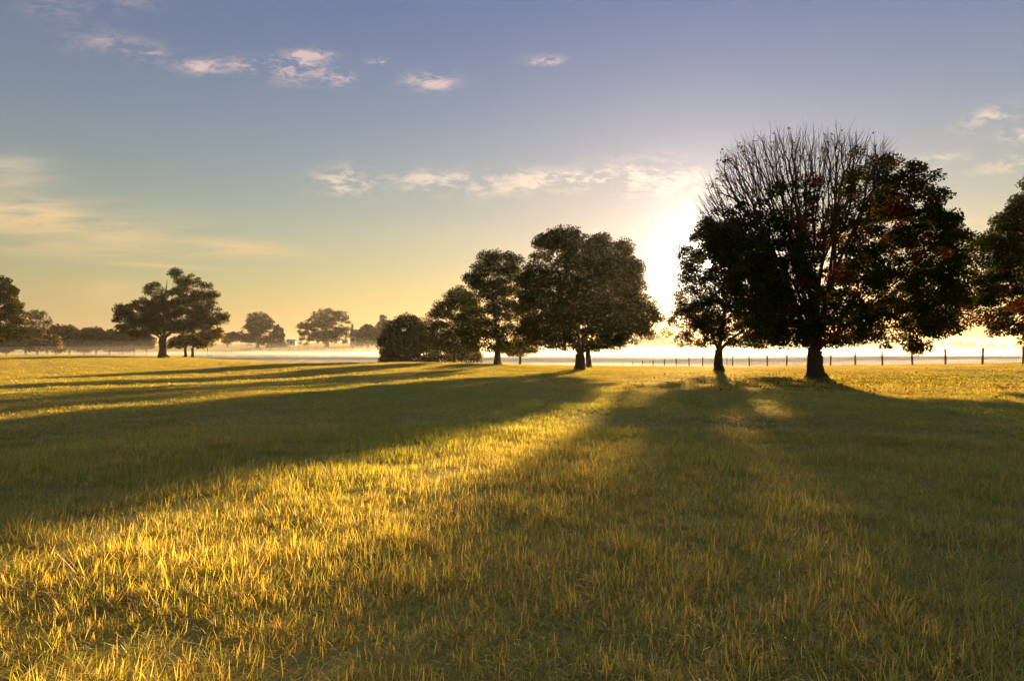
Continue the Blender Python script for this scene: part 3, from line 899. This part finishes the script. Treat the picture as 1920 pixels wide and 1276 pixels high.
for p, q in zip(fpos[:-1], fpos[1:]):
    p, q = np.array(p) - fb + off, np.array(q) - fb + off
    parts = [bar(p + (0, 0, h), q + (0, 0, h), 0.008) for h in (0.08, 0.2, 0.34, 0.5, 0.68, 0.88, 1.1)]
    for t in np.linspace(0.025, 0.975, 20):
        b_ = p + (q - p) * t
        parts.append(bar(b_ + (0, 0.004, 0.06), b_ + (0, 0.006, 1.1), 0.006))
    v, f = join_arrays(parts)
    link('wire_mesh', mesh_np('wire_mesh', v, f, 4), fence, M['wire'])

# far rail fence
way = [(362, 190), (450, 236), (560, 250), (745, 252)]
pts = []
for (u1, d1), (u2, d2) in zip(way[:-1], way[1:]):
    a_, b_ = np.array(base_at(u1, d1)[:2]), np.array(base_at(u2, d2)[:2])
    n_ = max(int(np.linalg.norm(b_ - a_) / 3.2), 1)
    for q in range(n_):
        pts.append(a_ + (b_ - a_) * q / n_)
rail_fence = empty('rail_fence', (*pts[0], gz(*pts[0])), 'long wooden rail fence running through mist across the hollow', 'fence')
rb = np.array([*pts[0], gz(*pts[0])])
rp = round_post(1.45, 0.10, 300)
prev = None
for p in pts:
    w = np.array([p[0], p[1], gz(p[0], p[1])]) - rb
    o = link('post', rp, rail_fence, M['post']); o.location = w
    if prev is not None:
        for h in (0.45, 0.85, 1.25):
            v, f = bar(prev + (0, -0.12, h), w + (0, -0.12, h), 0.12)
            link('rail', mesh_np('rail', v, f, 4), rail_fence, M['post'])
    prev = w

def pole(name, u, d, h, rad, label):
    b_ = base_at(u, d)
    o = empty(name, b_, label, 'pole')
    tb = Tubes(); tb.add(np.array([[0, 0, -0.4], [0.0, 0, h * 0.5], [0.01, 0, h]]), np.array([rad * 1.1, rad, rad * 0.85]), 8)
    link('shaft', tb.mesh('shaft'), o, M['post'])
    v, f = box_arrays(rad * 2.6, rad * 2.6, 0.05, 0.01, 0, h + 0.025)
    link('cap', mesh_np('cap', v, f, 4), o, M['post'])
b_ = base_at(1363, 92)
pole('slim_pole', 1363, 92, EYE + 9 / F * 92 - b_[2], 0.045, 'slim pale pole behind the fence beside the sunlit tree trunk')
pole('slim_pole', 1157, 240, 2.6, 0.08, 'tiny far pole standing in the bright mist')

def house(u, d, w, dep, hw, hr, label, wallm, roofm, name, cat='house', chimney=True, yaw=0.0):
    b_ = base_at(u, d)
    o = empty(name, b_, label, cat)
    o.rotation_euler.z = yaw
    # walls with gable ends
    x, y = w / 2, dep / 2
    v = np.array([[-x, -y, -0.4], [x, -y, -0.4], [x, y, -0.4], [-x, y, -0.4], [-x, -y, hw], [x, -y, hw], [x, y, hw], [-x, y, hw], [-x, 0, hw + hr], [x, 0, hw + hr]])
    me = bpy.data.meshes.new('wall')
    me.from_pydata(v.tolist(), [], [[0, 1, 5, 4], [2, 3, 7, 6], [1, 2, 6, 9, 5], [3, 0, 4, 8, 7], [3, 2, 1, 0]])
    link('wall', me, o, wallm)
    e = 0.35
    rm = []
    for s in (-1, 1):
        sl = hr / y
        a0 = np.array([[-x - e, s * (y + e), hw - e * sl], [x + e, s * (y + e), hw - e * sl], [x + e, 0, hw + hr], [-x - e, 0, hw + hr]])
        top = a0 + (0, 0, 0.16)
        vv = np.concatenate([a0 + (0, 0, 0.02), top])
        ff = np.array([[0, 1, 2, 3], [7, 6, 5, 4], [0, 4, 5, 1], [1, 5, 6, 2], [2, 6, 7, 3], [3, 7, 4, 0]])
        rm.append((vv, ff))
    v, f = join_arrays(rm)
    rf = link('roof', mesh_np('roof', v, f, 4), o, roofm)
    if chimney:
        v, f = join_arrays([box_arrays(0.9, 0.75, hr + 2.2, -x + 0.2, 0, hw + (hr + 2.2) / 2), box_arrays(1.1, 0.95, 0.18, -x + 0.2, 0, hw + hr + 2.25)])
        link('chimney', mesh_np('chimney', v, f, 4), rf, M['brick'])
    nwin = max(int(w / 2.4), 1)
    for q in range(nwin):
        cx = -x + (q + 0.5) * w / nwin
        v, f = box_arrays(0.9, 0.06, min(1.2, hw * 0.55), cx, -y - 0.01, hw * 0.58)
        wn = link('window', mesh_np('window', v, f, 4), o, M['glass'])
        fr = [box_arrays(1.06, 0.1, 0.08, cx, -y - 0.02, hw * 0.58 + s * (min(1.2, hw * 0.55) / 2 + 0.04)) for s in (-1, 1)]
        fr += [box_arrays(0.08, 0.1, min(1.2, hw * 0.55), cx + s * 0.49, -y - 0.02, hw * 0.58) for s in (-1, 1)]
        v, f = join_arrays(fr)
        link('frame', mesh_np('frame', v, f, 4), wn, M['white'])
    return o
house(682, 292, 10.0, 8.0, 4.6, 2.6, 'dark roofed house with chimney half hidden by trees', M['siding'], M['roof'], 'farm_house')
house(547.5, 330, 4.0, 3.0, 2.2, 0.9, 'small white shed seen between conifer and widest far tree', M['white'], M['white'], 'white_shed', 'shed', False)

# ------------------------------------------------------------------ grass
def blade_strip(base, heading, length, width, bend, lean, col, V, Fc, Cc, segs=3):
    n0 = len(V)
    h = np.array([math.cos(heading), math.sin(heading), 0.0]); s = np.array([-h[1], h[0], 0.0])
    p = np.array(base, float); an = lean
    for q in range(segs + 1):
        t = q / segs
        w = width * (1 - t ** 1.8) * 0.5
        shade = 0.85 + 0.2 * t  # blade colour goes from darker at the root to lighter at the tip
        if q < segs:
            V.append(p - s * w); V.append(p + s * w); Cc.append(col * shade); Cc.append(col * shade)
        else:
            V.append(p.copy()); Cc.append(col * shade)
        p = p + (h * math.sin(an) + np.array([0, 0, 1.0]) * math.cos(an)) * length / segs
        p[2] = max(p[2], 0.004)
        an += bend / segs
    for q in range(segs - 1):
        a = n0 + 2 * q
        Fc.append((a, a + 1, a + 3, a + 2))
    a = n0 + 2 * (segs - 1)
    Fc.append((a, a + 1, a + 2))

STRAW = np.array([[0.82, 0.63, 0.17], [0.76, 0.55, 0.12], [0.88, 0.73, 0.28], [0.68, 0.49, 0.15]])
GREENB = np.array([[0.52, 0.56, 0.10], [0.60, 0.60, 0.13], [0.40, 0.46, 0.08]])
def tuft(name, n, rad, lmin, lmax, width, green, flat, seed, segs=3, stand=0.9):
    r = np.random.default_rng(seed)
    V, Fc, Cc = [], [], []
    for q in range(n):
        a = r.uniform(0, 6.283); rr = rad * math.sqrt(r.random())
        lying = r.random() < flat
        col = (GREENB[r.integers(3)] if r.random() < green else STRAW[r.integers(4)]) * r.uniform(0.78, 1.14)
        L = r.uniform(lmin, lmax) * (1.0 if not lying else 0.9)
        lean = r.uniform(1.15, 1.5) if lying else abs(r.normal(stand, 0.38))
        bend = r.uniform(-0.2, 0.3) if lying else r.uniform(-0.2, 1.0)
        z = r.uniform(0.0, 0.035) if lying else -0.01
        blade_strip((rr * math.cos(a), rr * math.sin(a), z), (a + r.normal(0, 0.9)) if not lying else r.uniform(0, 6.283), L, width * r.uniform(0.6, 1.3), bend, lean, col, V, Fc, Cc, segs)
    me = bpy.data.meshes.new(name)
    me.from_pydata([tuple(v) for v in V], [], Fc)
    ca = me.attributes.new('Col', 'FLOAT_COLOR', 'POINT')
    c4 = np.ones((len(V), 4), np.float32); c4[:, :3] = np.array(Cc)
    ca.data.foreach_set('color', c4.ravel())
    me.materials.append(M['grass'])
    return me

proto = bpy.data.collections.new('grass_tufts')
def add_proto(me, idx):
    o = bpy.data.objects.new('tuft_%02d' % idx, me)
    proto.objects.link(o)
specs = []
for q in range(6):   # 0-5: short near tufts
    specs.append((38, 0.13, 0.05, 0.13, 0.0048, 0.52, 0.62, 3, 0.8))
for q in range(3):   # 6-8: taller stubbly tufts
    specs.append((18, 0.06, 0.10, 0.24, 0.0068, 0.5, 0.2, 4, 0.6))
for q in range(4):   # 9-12: middle distance
    specs.append((36, 0.22, 0.05, 0.13, 0.010, 0.50, 0.66, 3, 0.95))
for q in range(4):   # 13-16: far
    specs.append((36, 0.48, 0.06, 0.14, 0.026, 0.46, 0.7, 2, 1.05))
for q, s in enumerate(specs):
    add_proto(tuft('tuft_%02d' % q, s[0], s[1], s[2], s[3], s[4], s[5], s[6], 900 + q, s[7], s[8]), q)

def value_noise(x, y, s, seed):
    r = np.random.default_rng(seed)
    g = r.random((64, 64))
    xs, ys = x / s, y / s
    i0, j0 = np.floor(xs).astype(int), np.floor(ys).astype(int)
    fx, fy = xs - i0, ys - j0
    fx, fy = fx * fx * (3 - 2 * fx), fy * fy * (3 - 2 * fy)
    G = lambda a, b: g[a % 64, b % 64]
    return (G(i0, j0) * (1 - fx) + G(i0 + 1, j0) * fx) * (1 - fy) + (G(i0, j0 + 1) * (1 - fx) + G(i0 + 1, j0 + 1) * fx) * fy

def scatter(r0, r1, half, dens):
    area = half * (r1 ** 2 - r0 ** 2)
    n = int(area * dens)
    rr = np.sqrt(rng.uniform(r0 ** 2, r1 ** 2, n)); a = rng.uniform(-half, half, n)
    return rr * np.sin(a), rr * np.cos(a)
sets = []
for (r0, r1, half, dens, lo, hi, s0, s1) in ((0.8, 7.0, 0.95, 230, 0, 6, 0.75, 1.25), (0.8, 8.0, 0.95, 26, 6, 9, 0.45, 1.15), (7.0, 14.0, 0.85, 150, 0, 6, 0.9, 1.4), (8.0, 22.0, 0.85, 13, 6, 9, 0.5, 1.15),
                                            (13.0, 34.0, 0.82, 48, 9, 13, 0.8, 1.3), (33.0, 75.0, 0.80, 13, 13, 17, 0.7, 1.1), (74.0, 135.0, 0.76, 5.0, 13, 17, 0.9, 1.4)):
    x, y = scatter(r0, r1, half, dens)
    keepn = value_noise(x + 500, y + 500, 1.3, 2) * 0.6 + value_noise(x + 500, y + 500, 0.45, 3) * 0.4
    kk = rng.random(len(x)) < np.clip(-0.05 + keepn * 1.8, 0.08, 1) if hi != 9 else rng.random(len(x)) < np.clip((keepn - 0.35) * 3.0, 0.03, 1)
    x, y = x[kk], y[kk]
    n = len(x)
    vi = rng.integers(lo, hi, n)
    sc_ = rng.uniform(s0, s1, n) * (0.75 + 0.5 * value_noise(x + 900, y + 900, 0.9, 5))
    sets.append((x, y, vi, sc_))
for (u, d, tr_) in ((1530, 37, 0.45), (1348, 52, 0.40), (1088, 55, 0.40), (1103, 64, 0.28), (933, 68, 0.35), (852, 85, 0.25), (305, 110, 0.65)):
    a_ = rng.uniform(0, 6.283, 90); q_ = tr_ * 1.25 + np.abs(rng.normal(0, 0.28, 90))
    sets.append(((u - U0) / F * d + q_ * np.cos(a_), d + q_ * np.sin(a_), rng.integers(6, 9, 90), rng.uniform(0.9, 1.7, 90)))
gx = np.concatenate([s[0] for s in sets]); gy = np.concatenate([s[1] for s in sets])
gvi = np.concatenate([s[2] for s in sets]).astype(np.int32); gsc = np.concatenate([s[3] for s in sets])
gzv = ground_z(gx, gy)
me = bpy.data.meshes.new('grass')
me.vertices.add(len(gx)); me.vertices.foreach_set('co', np.c_[gx, gy, gzv - 0.006].astype(np.float32).ravel())
def attr(nm, typ, data, key='value'):
    a_ = me.attributes.new(nm, typ, 'POINT'); a_.data.foreach_set(key, np.ascontiguousarray(data).ravel())
attr('vi', 'INT', gvi)
rot = np.c_[rng.normal(0, 0.08, len(gx)), rng.normal(0, 0.08, len(gx)), rng.uniform(0, 6.283, len(gx))].astype(np.float32)
attr('rot', 'FLOAT_VECTOR', rot, 'vector')
attr('scl', 'FLOAT', gsc.astype(np.float32))
# patches: straw, green, dull brown
n1 = value_noise(gx + 800, gy + 800, 2.3, 11) * 0.5 + value_noise(gx + 800, gy + 800, 7.0, 12) * 0.5
n2 = value_noise(gx + 800, gy + 800, 1.1, 13) * 0.5 + value_noise(gx + 800, gy + 800, 4.5, 14) * 0.5
tint = np.ones((len(gx), 3))
gw = np.clip((n1 - 0.45) * 4, 0, 1)[:, None]; bw = np.clip((n2 - 0.52) * 4, 0, 1)[:, None]
tint = tint * (1 - gw) + np.array([0.82, 0.96, 0.78]) * gw
tint = tint * (1 - bw * 0.7) + np.array([0.86, 0.80, 1.0]) * bw * 0.7
tint *= rng.uniform(0.82, 1.12, (len(gx), 1))
c4 = np.ones((len(gx), 4), np.float32); c4[:, :3] = tint
attr('tint', 'FLOAT_COLOR', c4, 'color')
grass = tag(link('grass', me), 'dry golden and green grass covering the field', 'grass', None, 'stuff')
ng = bpy.data.node_groups.new('grass_scatter', 'GeometryNodeTree')
ng.interface.new_socket('Geometry', in_out='INPUT', socket_type='NodeSocketGeometry')
ng.interface.new_socket('Geometry', in_out='OUTPUT', socket_type='NodeSocketGeometry')
gi, go = ng.nodes.new('NodeGroupInput'), ng.nodes.new('NodeGroupOutput')
ip = ng.nodes.new('GeometryNodeInstanceOnPoints')
ci = ng.nodes.new('GeometryNodeCollectionInfo')
ci.inputs['Collection'].default_value = proto
ci.inputs['Separate Children'].default_value = True
ci.inputs['Reset Children'].default_value = True
def named(nm, typ):
    n = ng.nodes.new('GeometryNodeInputNamedAttribute'); n.data_type = typ
    n.inputs['Name'].default_value = nm
    return n.outputs['Attribute']
ng.links.new(gi.outputs[0], ip.inputs['Points'])
ng.links.new(ci.outputs[0], ip.inputs['Instance'])
ip.inputs['Pick Instance'].default_value = True
ng.links.new(named('vi', 'INT'), ip.inputs['Instance Index'])
e2r = ng.nodes.new('FunctionNodeEulerToRotation')
ng.links.new(named('rot', 'FLOAT_VECTOR'), e2r.inputs[0])
ng.links.new(e2r.outputs[0], ip.inputs['Rotation'])
ng.links.new(named('scl', 'FLOAT'), ip.inputs['Scale'])
ng.links.new(ip.outputs[0], go.inputs[0])
md = grass.modifiers.new('scatter', 'NODES'); md.node_group = ng

n_ = 2600
q_ = rng.normal(0, 1, (n_, 2)) * 5.5
lx = (1530 - U0) / F * 37 + q_[:, 0] + rng.choice([0, 12.0], n_, p=[.7, .3]); ly = 37 + q_[:, 1] - 2.0
lc = np.c_[lx, ly, ground_z(lx, ly) + rng.uniform(0.03, 0.12, n_)]
fallen = link('fallen_leaves', leaf_mesh('fallen_leaves', lc, rng.uniform(0.06, 0.12, n_), np.tile([0, 0, 2.0], (n_, 1)), pick_cols(n_, {'rust': 3, 'gold': 2, 'red': 1}, rng) * 1.6, rng), None, M['leaf'])
tag(fallen, 'rusty fallen leaves scattered in the grass under the maples', 'leaves', None, 'stuff')

# ------------------------------------------------------------------ mist in the hollow and thin haze over all
def mist_bank(label, poly, top, thick_edge, density, seed, aniso=0.55, n=46):
    """low closed body of mist: flat underneath (below the land), gently humped on top, sinking at its edges"""
    pl = np.array(poly, float)
    lo, hi = pl.min(0), pl.max(0)
    cx, cy_ = (lo + hi) / 2; hx, hy = (hi - lo) / 2
    V, Fq = [], []
    bot = GROUND_MIN - 0.6
    g = np.linspace(-1, 1, n)
    X, Y = np.meshgrid(g, g)
    rr = np.maximum(np.abs(X), np.abs(Y))
    nx_ = value_noise(X * 40 + 200 + seed * 3, Y * 40 + 200, 9.0, seed) * 0.6 + value_noise(X * 40 + 200, Y * 40 + 200, 4.0, seed + 1) * 0.4
    Z = bot + 0.15 + (top - bot) * (1 - np.clip((rr - (1 - thick_edge)) / thick_edge, 0, 1) ** 2) * (0.86 + 0.28 * nx_)
    Z = np.maximum(Z, bot + 0.1)
    tv = np.c_[(cx + X * hx).ravel(), (cy_ + Y * hy).ravel(), Z.ravel()]
    bv = tv.copy(); bv[:, 2] = bot
    idx = np.arange(n * n).reshape(n, n)
    tf = np.stack([idx[:-1, :-1], idx[:-1, 1:], idx[1:, 1:], idx[1:, :-1]], -1).reshape(-1, 4)
    bf = tf[:, ::-1] + n * n
    edge = np.concatenate([idx[0, :], idx[1:, -1], idx[-1, -2::-1], idx[-2:0:-1, 0]])
    nxt = np.roll(edge, -1)
    sf = np.c_[edge, edge + n * n, nxt + n * n, nxt]
    me = mesh_np('mist', np.concatenate([tv, bv]), np.concatenate([tf, bf, sf]), 4)
    o = link('mist', me, None, air_material('mist_air', (0.97, 0.95, 0.92), density, aniso))
    tag(o, label, 'mist', None, 'stuff')
    return o
for q_, (lab_, ht_, dn_) in enumerate((
        ('densest ground mist lying lowest in the hollow behind the crest', -0.6, 0.012),
        ('dense low mist lying in the hollow behind the crest', -0.1, 0.009),
        ('pale mist lapping at the far slope of the hollow', 0.5, 0.006),
        ('thin mist drifting a little higher over the hollow', 1.3, 0.0036),
        ('thinner mist round the trunks of the far trees', 2.6, 0.0010),
        ('faint upper veil of mist before the far trees', 4.6, 0.0004))):
    mist_bank(lab_, [(-300 - 6 * q_, 82 + 6 * q_), (320 + 6 * q_, 320 + 14 * q_)], ht_, 0.16 + 0.03 * q_, dn_, 71 + 3 * q_, 0.62)

HZ = 1520.0
top = 24.0
v, f = box_arrays(2 * HZ, 2 * HZ, top - (GROUND_MIN - 1.2), 0, 0, (top + GROUND_MIN - 1.2) / 2)
haze = link('haze', mesh_np('haze', v, f, 4), None, air_material('thin_morning_haze', (0.98, 0.95, 0.90), 0.00010, 0.6))
tag(haze, 'thin pale morning haze over the whole field', 'haze', None, 'stuff')
